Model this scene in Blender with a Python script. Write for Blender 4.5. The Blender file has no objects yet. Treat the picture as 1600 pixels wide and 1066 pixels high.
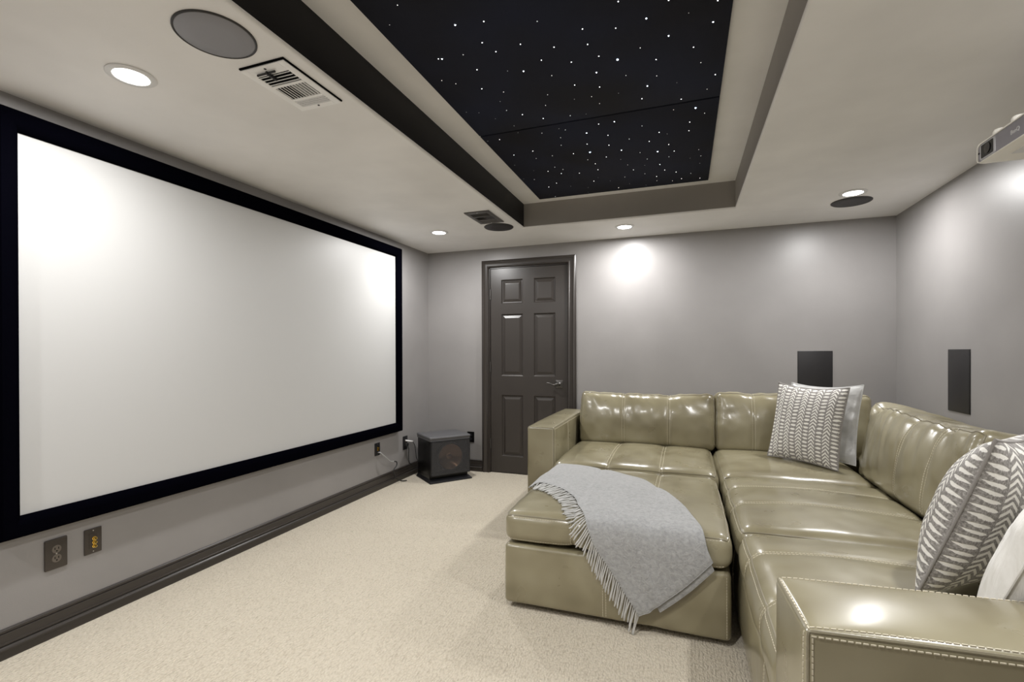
import bpy, bmesh, math, random
from mathutils import Vector, Matrix, noise

random.seed(7)
C = bpy.context.scene.collection
PI = math.pi
V = Vector

# ------------------------------------------------------------------ room measures (metres)
WL, WB, WR, WN = -2.543, 4.472, 1.533, -0.9     # screen wall, door wall, right wall, wall behind the viewer
H, H2 = 2.25, 2.455                             # soffit and tray heights
TX0, TX1, TY0, TY1 = -1.272, 0.350, 1.0, 3.845  # tray opening

# ------------------------------------------------------------------ materials
def mat(name, col=(.5, .5, .5), rough=.5, metal=0., spec=.5, coat=0., coat_rough=.1, sheen=0., emit=None, estr=0.):
    m = bpy.data.materials.new(name); m.use_nodes = True
    b = m.node_tree.nodes['Principled BSDF']
    b.inputs['Base Color'].default_value = (*col, 1)
    b.inputs['Roughness'].default_value = rough
    b.inputs['Metallic'].default_value = metal
    b.inputs['Specular IOR Level'].default_value = spec
    b.inputs['Coat Weight'].default_value = coat
    b.inputs['Coat Roughness'].default_value = coat_rough
    b.inputs['Sheen Weight'].default_value = sheen
    if emit:
        b.inputs['Emission Color'].default_value = (*emit, 1)
        b.inputs['Emission Strength'].default_value = estr
        m.cycles.emission_sampling = 'NONE'
    return m

class NT:
    """small helper for node graphs"""
    def __init__(s, m): s.t = m.node_tree; s.b = s.t.nodes['Principled BSDF']
    def n(s, kind, **kw):
        o = s.t.nodes.new(kind)
        for k, v in kw.items(): setattr(o, k, v)
        return o
    def l(s, a, b): s.t.links.new(a, b)
    def m(s, op, a, b=None, c=None):
        o = s.n('ShaderNodeMath', operation=op)
        for i, v in enumerate((a, b, c)):
            if v is None: continue
            if isinstance(v, (int, float)): o.inputs[i].default_value = v
            else: s.l(v, o.inputs[i])
        return o.outputs[0]
    def noise(s, vec, scale, detail=3., rough=.5, dist=0.):
        o = s.n('ShaderNodeTexNoise')
        o.inputs['Scale'].default_value = scale; o.inputs['Detail'].default_value = detail
        o.inputs['Roughness'].default_value = rough; o.inputs['Distortion'].default_value = dist
        if vec is not None: s.l(vec, o.inputs['Vector'])
        return o.outputs['Fac']
    def ramp(s, fac, stops):
        o = s.n('ShaderNodeValToRGB'); cr = o.color_ramp
        while len(cr.elements) < len(stops): cr.elements.new(.5)
        for e, (p, c) in zip(cr.elements, stops): e.position = p; e.color = (*c, 1)
        s.l(fac, o.inputs['Fac']); return o.outputs['Color']
    def bump(s, h, strength, dist=.01, prev=None):
        o = s.n('ShaderNodeBump'); o.inputs['Strength'].default_value = strength; o.inputs['Distance'].default_value = dist
        s.l(h, o.inputs['Height'])
        if prev is not None: s.l(prev, o.inputs['Normal'])
        return o.outputs['Normal']
    def pos(s): return s.n('ShaderNodeNewGeometry').outputs['Position']
    def mul(s, vec, v):
        o = s.n('ShaderNodeVectorMath', operation='MULTIPLY'); s.l(vec, o.inputs[0]); o.inputs[1].default_value = v
        return o.outputs[0]
    def base(s, c): s.l(c, s.b.inputs['Base Color'])
    def norm(s, n): s.l(n, s.b.inputs['Normal'])

def paint(name, col, rough, spec=.5, tex=.05):
    m = mat(name, col, rough, spec=spec); t = NT(m); p = t.pos()
    c = [tuple(x * k for x in col) for k in (.94, 1.06)]
    t.base(t.ramp(t.noise(p, 2.2, 4), [(.3, c[0]), (.7, c[1])]))
    t.norm(t.bump(t.noise(p, 190, 2), tex, .004))
    return m

M = {}
M['wall'] = paint('taupe_satin_paint', (.268, .257, .252), .39, .55, .06)
M['ceil'] = paint('greige_ceiling_paint', (.85, .842, .838), .55, .35, .05)
M['trim'] = paint('espresso_trim_paint', (.038, .032, .028), .33, .5, .02)
M['fascia'] = paint('black_brown_tray_face', (.011, .010, .011), .5, .25, .03)  # screen-side tray face only, much darker than the other faces
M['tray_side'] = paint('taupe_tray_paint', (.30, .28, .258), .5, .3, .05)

def carpet_mat():
    m = mat('beige_loop_carpet', (.6, .54, .44), .95, spec=.1, sheen=.15); t = NT(m); p = t.pos()
    ps = t.mul(p, (150, 80, 1))
    v = t.n('ShaderNodeTexVoronoi'); v.inputs['Scale'].default_value = 1.; t.l(ps, v.inputs['Vector'])
    n1 = t.noise(p, 130, 3, .75); n2 = t.noise(p, 1.4, 3)
    f = t.m('ADD', t.m('MULTIPLY', v.outputs['Distance'], .35), t.m('ADD', t.m('MULTIPLY', n1, .55), t.m('MULTIPLY', n2, .22)))
    t.base(t.ramp(f, [(.30, (.68, .62, .51)), (.56, (.60, .54, .435)), (.84, (.42, .365, .28))]))
    wv = t.n('ShaderNodeTexWave'); wv.wave_type = 'BANDS'; wv.bands_direction = 'X'
    wv.inputs['Scale'].default_value = 22; wv.inputs['Distortion'].default_value = .6; t.l(p, wv.inputs['Vector'])
    nb = t.bump(v.outputs['Distance'], .7, -.006)
    nb = t.bump(wv.outputs['Fac'], .25, .004, nb)
    t.norm(t.bump(n1, .5, .006, nb))
    return m
M['carpet'] = carpet_mat()

def leather_mat(name, a, b, c):
    m = mat(name, b, .30, spec=.65, coat=.5, coat_rough=.15); t = NT(m); p = t.pos()
    f = t.noise(p, 4.2, 2., .5, 0.)
    t.base(t.ramp(f, [(.22, a), (.5, b), (.78, c)]))
    r = t.m('MULTIPLY_ADD', t.noise(p, 9, 3), .16, .22); t.l(r, t.b.inputs['Roughness'])
    return m
M['leather'] = leather_mat('olive_taupe_leather', (.165, .140, .078), (.262, .233, .146), (.335, .304, .206))
M['thread'] = mat('cream_thread', (.66, .61, .48), .7)
M['piping'] = leather_mat('leather_piping', (.17, .145, .09), (.23, .205, .14), (.27, .245, .175))
M['velvet'] = mat('black_velvet', (.0012, .0012, .0025), .9, spec=.0)
M['screen'] = mat('matte_screen_cloth', (.53, .53, .522), .46, spec=.5)
M['black'] = mat('satin_black', (.012, .012, .014), .38)
M['dark'] = mat('void_black', (.003, .003, .003), .9, spec=.05)
M['subside'] = paint('black_vinyl_wrap', (.004, .004, .004), .35, .25, .03)
M['subtop'] = paint('charcoal_top', (.10, .10, .105), .42, .5, .05)
M['copper'] = mat('copper_cone_metal', (.62, .36, .22), .24, metal=1.); M['copper'].node_tree.nodes['Principled BSDF'].inputs['Anisotropic'].default_value = .8
M['gold'] = mat('gold_plating', (.85, .60, .16), .22, metal=1.)
M['bronze'] = mat('dark_bronze', (.11, .105, .10), .30, metal=.75)
M['plate'] = mat('brown_plastic', (.046, .037, .030), .32)
M['outlet'] = mat('brown_outlet_plastic', (.135, .115, .095), .35)
M['wire_grey'] = mat('grey_cable', (.34, .34, .34), .5)
M['wire_black'] = mat('black_cable', (.012, .012, .012), .5)
M['wire_purple'] = mat('violet_plug', (.30, .16, .34), .4)
M['steel'] = mat('nickel', (.55, .55, .55), .3, metal=1.)
M['ventpaint'] = mat('pale_register_paint', (.93, .93, .93), .4)
M['ventdark'] = mat('dark_register_face', (.085, .080, .076), .4)  # much darker tone than the other register
M['grille_grey'] = mat('lit_speaker_grille', (.27, .27, .295), .5)  # same grille as the next, its colour lightened as if lit
M['grille_dark'] = mat('shaded_speaker_grille', (.030, .028, .028), .5)  # same grille with shade put into the colour
M['wallgrille'] = mat('black_wall_grille', (.016, .015, .016), .42)
M['wallbezel'] = mat('black_wall_bezel', (.010, .010, .010), .3)
M['proj'] = mat('cream_projector_plastic', (.92, .90, .84), .35)
M['projface'] = mat('slate_projector_face', (.26, .25, .285), .42)
M['projbez'] = mat('silver_bezel', (.5, .5, .53), .3)
M['lens'] = mat('lens_glass', (.005, .005, .008), .05, spec=.8); M['window'] = mat('dark_window', (.004, .004, .005), .25, spec=.3)
M['logo'] = mat('pale_lettering', (.75, .75, .76), .4)
M['whitetrim'] = mat('white_light_trim', (.75, .75, .75), .4)
M['lensglow'] = mat('lit_diffuser', (.9, .9, .9), .5, emit=(1., .985, .96), estr=14)
M['starpanel'] = None

def star_panel_mat():
    m = mat('midnight_felt', (.012, .012, .016), .8, spec=.2); t = NT(m); p = t.pos()
    t.base(t.ramp(t.noise(p, 2.0, 2), [(.3, (.012, .012, .016)), (.7, (.014, .017, .034))]))
    t.norm(t.bump(t.noise(p, 400, 2), .15, .002))
    return m
M['starpanel'] = star_panel_mat()
for i, (e, c) in enumerate(((.8, (1., .97, .94)), (2., (1., .98, .96)), (4.5, (.98, .98, 1.)), (9., (.82, .90, 1.)), (16., (.65, .80, 1.)))):
    M['star%d' % i] = mat('star_glow_%d' % i, (.02, .02, .02), .5, emit=c, estr=e)

def mesh_grille(name, col, a):
    m = mat(name, col, .5); t = NT(m)
    out = t.t.nodes['Material Output']; tr = t.n('ShaderNodeBsdfTransparent'); mx = t.n('ShaderNodeMixShader')
    mx.inputs[0].default_value = a
    t.l(tr.outputs[0], mx.inputs[1]); t.l(t.b.outputs[0], mx.inputs[2]); t.l(mx.outputs[0], out.inputs['Surface'])
    return m
M['subgrille'] = mesh_grille('sheer_grille_cloth', (.040, .040, .043), .74)

def pillow_mat():
    m = mat('grey_chevron_weave', (.4, .37, .34), .9, spec=.15, sheen=.2); t = NT(m)
    uv = t.n('ShaderNodeUVMap'); sp = t.n('ShaderNodeSeparateXYZ'); t.l(uv.outputs[0], sp.inputs[0])
    wob = t.noise(t.mul(uv.outputs[0], (1, 1, 1)), 5, 2); wob2 = t.noise(t.mul(uv.outputs[0], (70, 14, 1)), 1, 3, .7)
    u = t.m('ADD', sp.outputs[0], t.m('MULTIPLY', t.m('SUBTRACT', wob, .5), .03))
    v = t.m('ADD', sp.outputs[1], t.m('MULTIPLY', t.m('SUBTRACT', wob, .5), .05))
    cu = t.m('MULTIPLY', u, 11.); f = t.m('ABSOLUTE', t.m('SUBTRACT', t.m('FRACT', cu), .5))
    par = t.m('GREATER_THAN', t.m('MODULO', t.m('FLOOR', cu), 2.), .5)
    j = t.m('MULTIPLY', t.m('SINE', t.m('MULTIPLY', t.m('FLOOR', cu), 4.7)), .5)
    ph = t.m('ADD', t.m('MULTIPLY', v, 23.), j)
    che = t.m('FRACT', t.m('MULTIPLY_ADD', f, 2.1, ph)); bar = t.m('FRACT', t.m('ADD', t.m('MULTIPLY', v, 21.), t.m('MULTIPLY_ADD', wob2, .25, j)))
    def band(x, half, soft): return t.m('SUBTRACT', half, t.m('ABSOLUTE', t.m('SUBTRACT', x, .5)))
    ks = t.m('ADD', t.m('MULTIPLY', band(che, .28, 0), 12.), t.m('MULTIPLY', t.m('SUBTRACT', wob2, .5), 1.6))
    taper = t.m('MULTIPLY', t.m('POWER', t.m('MULTIPLY', f, 2.3), 3.), .26)
    kb = t.m('ADD', t.m('MULTIPLY', t.m('SUBTRACT', band(bar, .30, 0), taper), 12.), t.m('MULTIPLY', t.m('SUBTRACT', wob2, .5), 1.6))
    side = t.m('MULTIPLY', t.m('SUBTRACT', .46, f), 40.)
    k1 = t.n('ShaderNodeMix'); k1.data_type = 'FLOAT'; t.l(par, k1.inputs[0]); t.l(kb, k1.inputs[2]); t.l(ks, k1.inputs[3])
    k = t.m('MINIMUM', t.m('MAXIMUM', t.m('MINIMUM', k1.outputs[0], side), 0.), 1.)
    fine = t.noise(t.mul(uv.outputs[0], (160, 60, 1)), 1, 2, .6)
    bg = t.ramp(fine, [(.3, (.165, .155, .145)), (.5, (.28, .265, .25)), (.72, (.47, .45, .43))])
    mx = t.n('ShaderNodeMix'); mx.data_type = 'RGBA'
    t.l(k, mx.inputs[0]); t.l(bg, mx.inputs[6]); mx.inputs[7].default_value = (.86, .84, .79, 1)
    t.base(mx.outputs[2])
    t.norm(t.bump(t.m('ADD', k, t.m('MULTIPLY', fine, .5)), .5, .006))
    return m
M['weave'] = pillow_mat()

def fur_mat(name, a, b, rough, scale, strength, sheen, sx=(1, 1, 1), spec=.2):
    m = mat(name, a, rough, spec=spec, sheen=sheen); t = NT(m); p = t.mul(t.pos(), sx)
    f = t.noise(p, scale, 4, .65, .6)
    t.base(t.ramp(f, [(.3, a), (.7, b)])); t.norm(t.bump(f, strength, .008))
    return m
M['silver'] = fur_mat('silver_velvet', (.42, .42, .415), (.58, .58, .57), .30, 12, .3, .3, spec=.6)
M['cream'] = fur_mat('cream_plush', (.70, .68, .63), (.90, .89, .86), .8, 26, .5, .5, (1, 1, .35))
M['throw'] = fur_mat('grey_brushed_wool', (.29, .294, .294), (.42, .424, .424), .95, 60, .55, .4)
M['fringe'] = mat('grey_wool_yarn', (.54, .54, .525), .9, spec=.1)

# ------------------------------------------------------------------ object helpers
W = {}                                   # world origin of every object built here
def put(name, verts, faces, m, parent=None, smooth=True, loc=None, uvs=None, mats=None, midx=None):
    """one mesh object from world coordinates"""
    o0 = V(loc) if loc is not None else (W[parent] if parent else V((0, 0, 0)))
    me = bpy.data.meshes.new(name)
    me.from_pydata([tuple(V(v) - o0) for v in verts], [], faces); me.update()
    for mm in (mats or [m]): me.materials.append(mm)
    if midx: me.polygons.foreach_set('material_index', midx)
    bm = bmesh.new(); bm.from_mesh(me)
    if not uvs: bmesh.ops.remove_doubles(bm, verts=bm.verts, dist=1e-6)
    bmesh.ops.recalc_face_normals(bm, faces=bm.faces); bm.to_mesh(me); bm.free()
    if uvs:
        ul = me.uv_layers.new(name='UVMap')
        for lp in me.loops: ul.data[lp.index].uv = uvs[lp.vertex_index]
    if smooth:
        me.polygons.foreach_set('use_smooth', [True] * len(me.polygons))
        try: me.set_sharp_from_angle(angle=math.radians(38))
        except Exception: pass
    o = bpy.data.objects.new(name, me); C.objects.link(o)
    if parent: o.parent = parent; o.location = o0 - W[parent]
    else: o.location = o0
    W[o] = o0
    return o
def thing(name, label, cat, loc, group=None):
    o = bpy.data.objects.new(name, None); C.objects.link(o); o.location = loc; o.empty_display_size = .05
    o['label'] = label; o['category'] = cat
    if group: o['group'] = group
    W[o] = V(loc); return o
def tag(o, label, cat, group=None):
    o['label'] = label; o['category'] = cat
    if group: o['group'] = group
    return o
def struct(o): o['kind'] = 'structure'; return o

class MB:
    """collects simple shapes into one mesh"""
    def __init__(s): s.v = []; s.f = []; s.i = []; s.cur = 0
    def add(s, v, f):
        k = len(s.v); s.v += [V(x) for x in v]; s.f += [tuple(i + k for i in q) for q in f]; s.i += [s.cur] * len(f); return s
    def box(s, a, b, bev=0., mtx=None):
        a, b = V(a), V(b)
        if bev <= 0:
            v = [V((x, y, z)) for x in (a.x, b.x) for y in (a.y, b.y) for z in (a.z, b.z)]
            f = [(0, 1, 3, 2), (4, 6, 7, 5), (0, 4, 5, 1), (2, 3, 7, 6), (0, 2, 6, 4), (1, 5, 7, 3)]
        else:
            bm = bmesh.new(); bmesh.ops.create_cube(bm, size=1)
            c, d = (a + b) / 2, b - a
            for q in bm.verts: q.co = V((q.co.x * d.x, q.co.y * d.y, q.co.z * d.z)) + c
            bmesh.ops.bevel(bm, geom=bm.edges[:], offset=bev, segments=3, profile=.5, affect='EDGES')
            bm.verts.index_update(); v = [q.co.copy() for q in bm.verts]; f = [tuple(q.index for q in p.verts) for p in bm.faces]; bm.free()
        if mtx: v = [mtx @ q for q in v]
        return s.add(v, f)
    def tube(s, pts, r, n=8, cap=True, closed=False):
        pts = [V(p) for p in pts]; k = len(pts); rr = r if isinstance(r, (list, tuple)) else [r] * k
        vs, fs = [], []; up = None
        for i, p in enumerate(pts):
            if closed: t = (pts[(i + 1) % k] - pts[i - 1]).normalized()
            else: t = (pts[min(i + 1, k - 1)] - pts[max(i - 1, 0)]).normalized()
            if up is None: up = t.orthogonal().normalized()
            up = (up - t * up.dot(t)); up = up.normalized() if up.length > 1e-6 else t.orthogonal().normalized()
            q = t.cross(up)
            for j in range(n):
                a = 2 * PI * j / n; vs.append(p + (up * math.cos(a) + q * math.sin(a)) * rr[i])
        for i in range(k if closed else k - 1):
            for j in range(n):
                fs.append((i * n + j, i * n + (j + 1) % n, ((i + 1) % k) * n + (j + 1) % n, ((i + 1) % k) * n + j))
        if cap and not closed: fs += [tuple(range(n))[::-1], tuple(range((k - 1) * n, k * n))]
        return s.add(vs, fs)
    def lathe(s, prof, o, ax=(0, 0, 1), n=40, cap0=False, cap1=False):
        """prof: (radius, height) pairs about an axis through o"""
        ax = V(ax).normalized(); u = ax.orthogonal().normalized(); w = ax.cross(u); o = V(o); vs, fs = [], []
        for r, h in prof:
            for j in range(n):
                a = 2 * PI * j / n; vs.append(o + ax * h + (u * math.cos(a) + w * math.sin(a)) * r)
        for i in range(len(prof) - 1):
            for j in range(n): fs.append((i * n + j, i * n + (j + 1) % n, (i + 1) * n + (j + 1) % n, (i + 1) * n + j))
        if cap0: fs.append(tuple(range(n)))
        if cap1: fs.append(tuple(range((len(prof) - 1) * n, len(prof) * n)))
        return s.add(vs, fs)
    def extrude(s, prof, a, b, out):
        """profile (outward, z) run from a to b; out = horizontal direction away from the wall"""
        a, b, out = V(a), V(b), V(out); k = len(prof)
        vs = [p + out * d + V((0, 0, z)) for p in (a, b) for d, z in prof]
        fs = [(i, i + 1, k + i + 1, k + i) for i in range(k - 1)] + [(k - 1, 0, k, 2 * k - 1), tuple(range(k)), tuple(range(k, 2 * k))]
        return s.add(vs, fs)
    def put(s, name, m, parent=None, smooth=True, loc=None, mats=None):
        return put(name, s.v, s.f, m, parent, smooth, loc, mats=mats, midx=s.i if mats else None)

def smooth_path(pts, n=8):
    pts = [V(p) for p in pts]; out = []
    for i in range(len(pts) - 1):
        p0, p1, p2, p3 = pts[max(i - 1, 0)], pts[i], pts[i + 1], pts[min(i + 2, len(pts) - 1)]
        for j in range(n):
            t = j / n
            out.append(.5 * ((2 * p1) + (p2 - p0) * t + (2 * p0 - 5 * p1 + 4 * p2 - p3) * t * t + (3 * p1 - p0 - 3 * p2 + p3) * t ** 3))
    return out + [pts[-1]]

# ------------------------------------------------------------------ the room shell
def slab(name, a, b, m): return struct(MB().box(a, b).put(name, m, smooth=False))
slab('floor', (WL - .1, WN - .1, -.1), (WR + .1, WB + .1, 0), M['carpet'])
slab('wall_left', (WL - .1, WN - .1, 0), (WL, WB + .1, H2 + .1), M['wall'])
slab('wall_right', (WR, WN - .1, 0), (WR + .1, WB + .1, H2 + .1), M['wall'])
slab('wall_near', (WL, WN - .1, 0), (WR, WN, H2 + .1), M['wall'])
DX0, DX1, DZ = -1.845, -1.040, 2.052            # door opening
w = MB()
w.box((WL, WB, 0), (DX0, WB + .1, H2 + .1)); w.box((DX1, WB, 0), (WR, WB + .1, H2 + .1)); w.box((DX0, WB, DZ), (DX1, WB + .1, H2 + .1))
struct(w.put('wall_back', M['wall'], smooth=False))

def ring(x0, x1, y0, y1, e, z): return [V((x0 - e, y0 - e, z)), V((x1 + e, y0 - e, z)), V((x1 + e, y1 + e, z)), V((x0 - e, y1 + e, z))]
cb = MB(); rings = []
outer = [V((WL, WN, H)), V((WR, WN, H)), V((WR, WB, H)), V((WL, WB, H))]
rings.append(outer); R0 = .014
for k in range(7):
    a = k / 6 * PI / 2; rings.append(ring(TX0, TX1, TY0, TY1, R0 * (1 - math.sin(a)), H + R0 * (1 - math.cos(a))))
rings.append(ring(TX0, TX1, TY0, TY1, 0, H2))
for i in range(len(rings) - 1):
    for j in range(4):
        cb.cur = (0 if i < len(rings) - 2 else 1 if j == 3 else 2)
        cb.add([rings[i][j], rings[i][(j + 1) % 4], rings[i + 1][(j + 1) % 4], rings[i + 1][j]], [(0, 1, 2, 3)])
cb.cur = 0; cb.add(rings[-1], [(0, 1, 2, 3)])
cb.add([V((WL, WN, H2 + .1)), V((WR, WN, H2 + .1)), V((WR, WB, H2 + .1)), V((WL, WB, H2 + .1))], [(0, 1, 2, 3)])
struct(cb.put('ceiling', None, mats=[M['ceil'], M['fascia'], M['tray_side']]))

BASE = [(0, 0), (0, .117), (.005, .117), (.010, .112), (.010, .104), (.006, .101), (.012, .098), (.013, .066), (.018, .064), (.018, .058),
        (.012, .055), (.014, .052), (.020, .049), (.024, .044), (.025, .039), (.023, .034), (.017, .032), (.017, 0)]
CX0, CX1, CZ = -1.926, -.960, 2.128             # door casing
struct(MB().extrude(BASE, (WL, WN, 0), (WL, WB, 0), (1, 0, 0)).put('baseboard_left', M['trim']))
struct(MB().extrude(BASE, (WR, WN, 0), (WR, WB, 0), (-1, 0, 0)).put('baseboard_right', M['trim']))
b = MB().extrude(BASE, (WL + .026, WB, 0), (CX0, WB, 0), (0, -1, 0)); b.extrude(BASE, (CX1, WB, 0), (WR - .026, WB, 0), (0, -1, 0))
struct(b.put('baseboard_back', M['trim']))
struct(MB().extrude(BASE, (WL + .026, WN, 0), (WR - .026, WN, 0), (0, 1, 0)).put('baseboard_near', M['trim']))

# door: casing, leaf, hinges, lever
CAS = [(0, .0), (0, .010), (.010, .016), (.018, .022), (.026, .024), (.032, .018), (.040, .015), (.060, .013), (.066, .019), (.074, .021), (.080, .012), (.083, .0)]
c = MB(); k = len(CAS); ringsc = []
wcas = CX1 - CX0
for d, o in CAS:
    s = d * (DX0 - CX0) / .083
    ringsc.append([V((CX0 + s, WB - o, 0)), V((CX0 + s, WB - o, CZ - s * (CZ - DZ) / (DX0 - CX0))), V((CX1 - s, WB - o, CZ - s * (CZ - DZ) / (DX0 - CX0))), V((CX1 - s, WB - o, 0))])
for i in range(k - 1):
    for j in range(3): c.add([ringsc[i][j], ringsc[i][j + 1], ringsc[i + 1][j + 1], ringsc[i + 1][j]], [(0, 1, 2, 3)])
c.box((DX0, WB, 0), (DX0 + .006, WB + .08, DZ)); c.box((DX1 - .006, WB, 0), (DX1, WB + .08, DZ)); c.box((DX0, WB, DZ - .006), (DX1, WB + .08, DZ))
c.put('trim_1', M['trim'])['kind'] = 'structure'

door = thing('door_1', 'x', 'door', (DX0, WB, 0)); del door['label']; del door['category']; struct(door)
LX0, LX1, LZ0, LZ1, LY = DX0 + .010, DX1 - .010, .010, DZ - .010, WB + .010
d = MB()
cols = [(-1.722, -1.496), (-1.384, -1.166)]; rows = [(.173, .782), (.974, 1.588), (1.692, 1.931)]
xs = [LX0, cols[0][0], cols[0][1], cols[1][0], cols[1][1], LX1]; zs = [LZ0, rows[0][0], rows[0][1], rows[1][0], rows[1][1], rows[2][0], rows[2][1], LZ1]
for i in range(5):
    for j in range(7):
        a, b2, e, f = xs[i], xs[i + 1], zs[j], zs[j + 1]
        if i % 2 == 1 and j % 2 == 1:
            prev = None
            for ins, dep in ((0, 0), (.003, .002), (.009, .012), (.016, .013), (.040, .004), (.043, .0035)):
                q = [V((a + ins, LY + dep, e + ins)), V((b2 - ins, LY + dep, e + ins)), V((b2 - ins, LY + dep, f - ins)), V((a + ins, LY + dep, f - ins))]
                if prev:
                    for s in range(4): d.add([prev[s], prev[(s + 1) % 4], q[(s + 1) % 4], q[s]], [(0, 1, 2, 3)])
                prev = q
            d.add(prev, [(0, 1, 2, 3)])
        else:
            d.add([V((a, LY, e)), V((b2, LY, e)), V((b2, LY, f)), V((a, LY, f))], [(0, 1, 2, 3)])
d.add([V((LX0, LY, LZ0)), V((LX1, LY, LZ0)), V((LX1, LY, LZ1)), V((LX0, LY, LZ1)), V((LX0, LY + .035, LZ0)), V((LX1, LY + .035, LZ0)), V((LX1, LY + .035, LZ1)), V((LX0, LY + .035, LZ1))],
      [(4, 5, 6, 7), (0, 1, 5, 4), (1, 2, 6, 5), (2, 3, 7, 6), (3, 0, 4, 7)])
d.put('door_leaf', M['trim'], door, smooth=False)
for z in (1.79, 1.06, .29):
    h = MB().tube([(LX0 - .004, LY - .008, z - .05), (LX0 - .004, LY - .008, z + .05)], .0075, 10)
    h.box((LX0 - .006, LY - .004, z - .048), (LX0 + .004, LY + .001, z + .048)); h.put('hinge', M['bronze'], door)
ln = V((-1.128, LY, .902))
hd = MB()
hd.box(ln + V((-.036, -.006, -.038)), ln + V((.036, 0, .038)), .003); hd.box(ln + V((-.027, -.013, -.029)), ln + V((.027, -.005, .029)), .004)
hd.lathe([(.019, .012), (.019, .03), (.013, .036), (.011, .055), (0.0, .057)], ln, (0, -1, 0), 20)
lv = smooth_path([ln + V((.008, -.052, .006)), ln + V((-.014, -.056, .002)), ln + V((-.045, -.055, -.006)), ln + V((-.080, -.052, .008)), ln + V((-.112, -.047, .012))], 6)
hd.tube(lv, [.011 - .006 * i / (len(lv) - 1) for i in range(len(lv))], 10)
hd.put('door_handle', M['bronze'], door)

# ------------------------------------------------------------------ projection screen
SY0, SY1, SZ0, SZ1 = 1.145, 3.825, .5565, 2.097
sc = thing('projection_screen', 'large blank white projection screen in a black frame on the wall', 'screen', (WL, (SY0 + SY1) / 2, SZ0 - .08))
MB().box((WL + .012, SY0 - .01, SZ0 - .01), (WL + .022, SY1 + .01, SZ1 + .01)).put('screen_surface', M['screen'], sc, smooth=False)
fr = MB(); prev = None; FW = .070
for ins, dep in ((FW, .0), (FW, .050), (FW - .006, .060), (.030, .060), (.012, .050), (.0, .030), (.0, .022)):
    q = [V((WL + dep, SY0 - ins, SZ0 - ins * 1.15)), V((WL + dep, SY1 + ins * .88, SZ0 - ins * 1.15)), V((WL + dep, SY1 + ins * .88, SZ1 + ins * 1.15)), V((WL + dep, SY0 - ins, SZ1 + ins * 1.15))]
    if prev:
        for s in range(4): fr.add([prev[s], prev[(s + 1) % 4], q[(s + 1) % 4], q[s]], [(0, 1, 2, 3)])
    prev = q
fr.put('screen_frame', M['velvet'], sc)

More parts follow.
